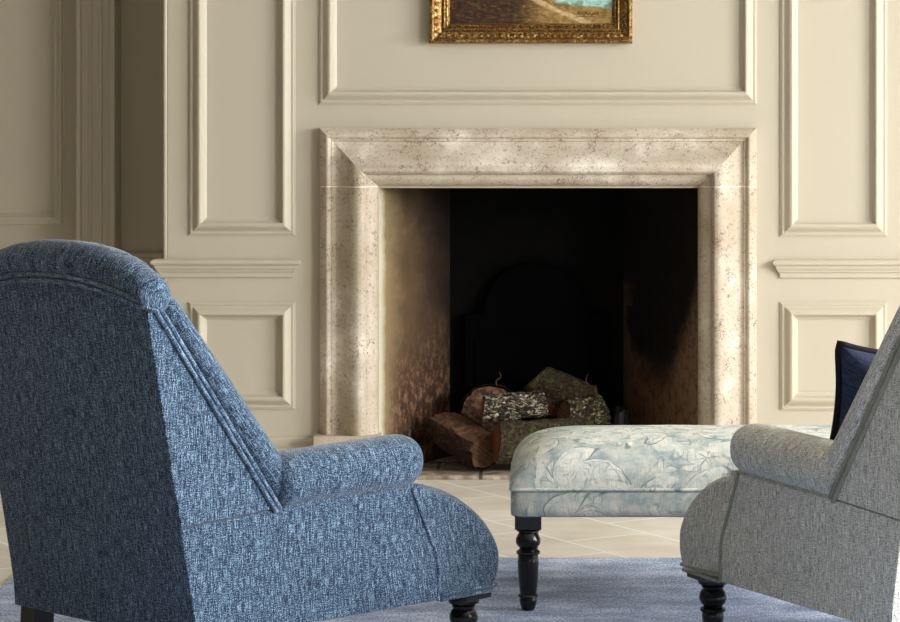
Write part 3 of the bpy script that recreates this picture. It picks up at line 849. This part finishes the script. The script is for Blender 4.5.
    # legs
    CLEG = [(.0235, .160), (.0255, .157), (.0285, .153), (.0265, .148), (.0255, .145), (.031, .138), (.0345, .127), (.0345, .119), (.031, .109), (.0245, .103), (.0235, .099), (.031, .095), (.0325, .091), (.031, .087), (.026, .084),
            (.0275, .075), (.0245, .045), (.0205, .034), (.025, .031), (.026, .028), (.022, .025), (.0225, .02), (.017, .002), (.016, 0)]
    for s in (1, -1):
        c = (.832, s * (side_y(.785) - .060))
        b = MB(); b.lathe([(r, z + RZ * (1 - z / .16)) for r, z in CLEG][::-1], c)
        b.lathe([(.036, .159), (.037, .162), (.037, .173), (.036, .175)], c, 24)
        b.box((c[0] - .043, c[1] - .05, .173), (c[0] + .043, c[1] + .05, .191))
        b.build('leg', M['ebony'], root, weld=False, sharp=40)
        b = MB(); q = lambda cx, cy, h, z: [(cx - h, cy - h, z), (cx + h, cy - h, z), (cx + h, cy + h, z), (cx - h, cy + h, z)]
        yb = s * (side_y(.04) - .045)
        b.loft([q(.022, yb, .026, RZ), q(.034, yb, .028, .192)], True, smooth=False); b.build('leg', M['ebony'], root, bevel=.002)
    return root
def chair_origin(corner, t, sgn):
    th = t - SPL
    if sgn > 0:  # right-hand back corner known, heading to the right
        return V((corner[0] - .323 * math.cos(th), corner[1] + .323 * math.sin(th), 0)), th
    return V((corner[0] + .323 * math.cos(th), corner[1] + .323 * math.sin(th), 0)), -th
lc, hd = chair_origin((-.734, 5.45), .8087, 1)
blue = arm_chair('denim-blue linen armchair with pleated top roll, seen from behind at the left', M['blue'], M['bluepipe'], lc, hd)
lc2, hd2 = chair_origin((.772, 5.555), .4936, -1)
grey = arm_chair('grey linen armchair with grey-green piping, in front of the footstool at the right', M['grey'], M['greypipe'], lc2, hd2)

# ---- navy cushion on the grey chair
def cushion(label, fab, pipe, loc, heading, lean, size, thick, turn):
    hs = size / 2
    root = empty('cushion', loc); root.rotation_euler = (0, 0, PI / 2 - heading)
    tag(root, label, 'cushion')
    R = Matrix.Rotation(-lean, 4, 'Y') @ Matrix.Rotation(turn, 4, 'X')
    def edge(p, q):          # outline pulled in between the ears
        return p * hs * (1 - .15 * (1 - q * q) - .05 * (q * q) ** 6 * (p * p) ** 6), q * hs * (1 - .13 * (1 - p * p))
    for sg, nm in ((1, 'front_cover'), (-1, 'back_cover')):
        rows = []; n_ = 26
        for i in range(n_ + 1):
            p = -1 + 2 * i / n_; r = []
            for j in range(n_ + 1):
                q = -1 + 2 * j / n_; y, z = edge(p, q)
                t = thick / 2 * ((1 - p ** 4) * (1 - q ** 4)) ** .55
                r.append(R @ V((sg * t, y, z)) + V((0, 0, hs)))
            rows.append(r)
        b = MB(); b.grid(rows, False); b.build(nm, fab, root)
    ring = []
    for k in range(80):
        s4 = k / 20; e = int(s4); f_ = -1 + 2 * (s4 - e)
        p, q = ((f_, -1), (1, f_), (-f_, 1), (-1, -f_))[e]
        y, z = edge(p, q); ring.append(R @ V((0, y, z)) + V((0, 0, hs)))
    b = MB(); b.tube(ring, .0085, 8, True); b.build('piping', pipe, root)
    return root
fw = V((math.sin(hd2), math.cos(hd2), 0)); lf = V((-math.cos(hd2), math.sin(hd2), 0))
cp = lc2 + fw * .36 + lf * .092
cushion('navy linen cushion with dark piping, propped inside the grey armchair', M['navy'], M['navypipe'], (cp.x, cp.y, .425), hd2, .12, .36, .15, .07)

# ================================================================ LIGHT
def area(name, loc, rot, sx, sy, power, col):
    l = bpy.data.lights.new(name, 'AREA'); l.shape = 'RECTANGLE'; l.size = sx; l.size_y = sy; l.energy = power; l.color = col
    o = bpy.data.objects.new(name, l); COL.objects.link(o); o.location = loc; o.rotation_euler = rot
    return o
for (y0, y1), pw in zip(WIN, (430, 500)):
    area('window_daylight', (XR + .45, (y0 + y1) / 2, (WZ0 + WZ1) / 2 + .25), (0, PI / 2 - math.radians(42), 0), WZ1 - WZ0, y1 - y0, pw, (.97, .985, 1.0))
w = bpy.data.worlds.new('sky'); SC.world = w; w.use_nodes = True
w.node_tree.nodes['Background'].inputs[0].default_value = (.75, .85, 1, 1)
w.node_tree.nodes['Background'].inputs[1].default_value = 1.0

# ================================================================ CAMERA
cam = bpy.data.cameras.new('camera'); co = bpy.data.objects.new('camera', cam); COL.objects.link(co)
co.location = (0, 0, EYE); co.rotation_euler = (PI / 2, 0, 0)
cam.sensor_width = 36; cam.lens = F / 900 * 36
cam.shift_x = -(VPX - 450) / 900; cam.shift_y = -(311 - HY) / 900
cam.clip_start = .05; cam.clip_end = 100
SC.camera = co
SC.view_settings.view_transform = 'Standard'; SC.view_settings.look = 'None'
SC.view_settings.exposure = 0.15; SC.view_settings.gamma = 1.0; SC.view_settings.use_curve_mapping = False
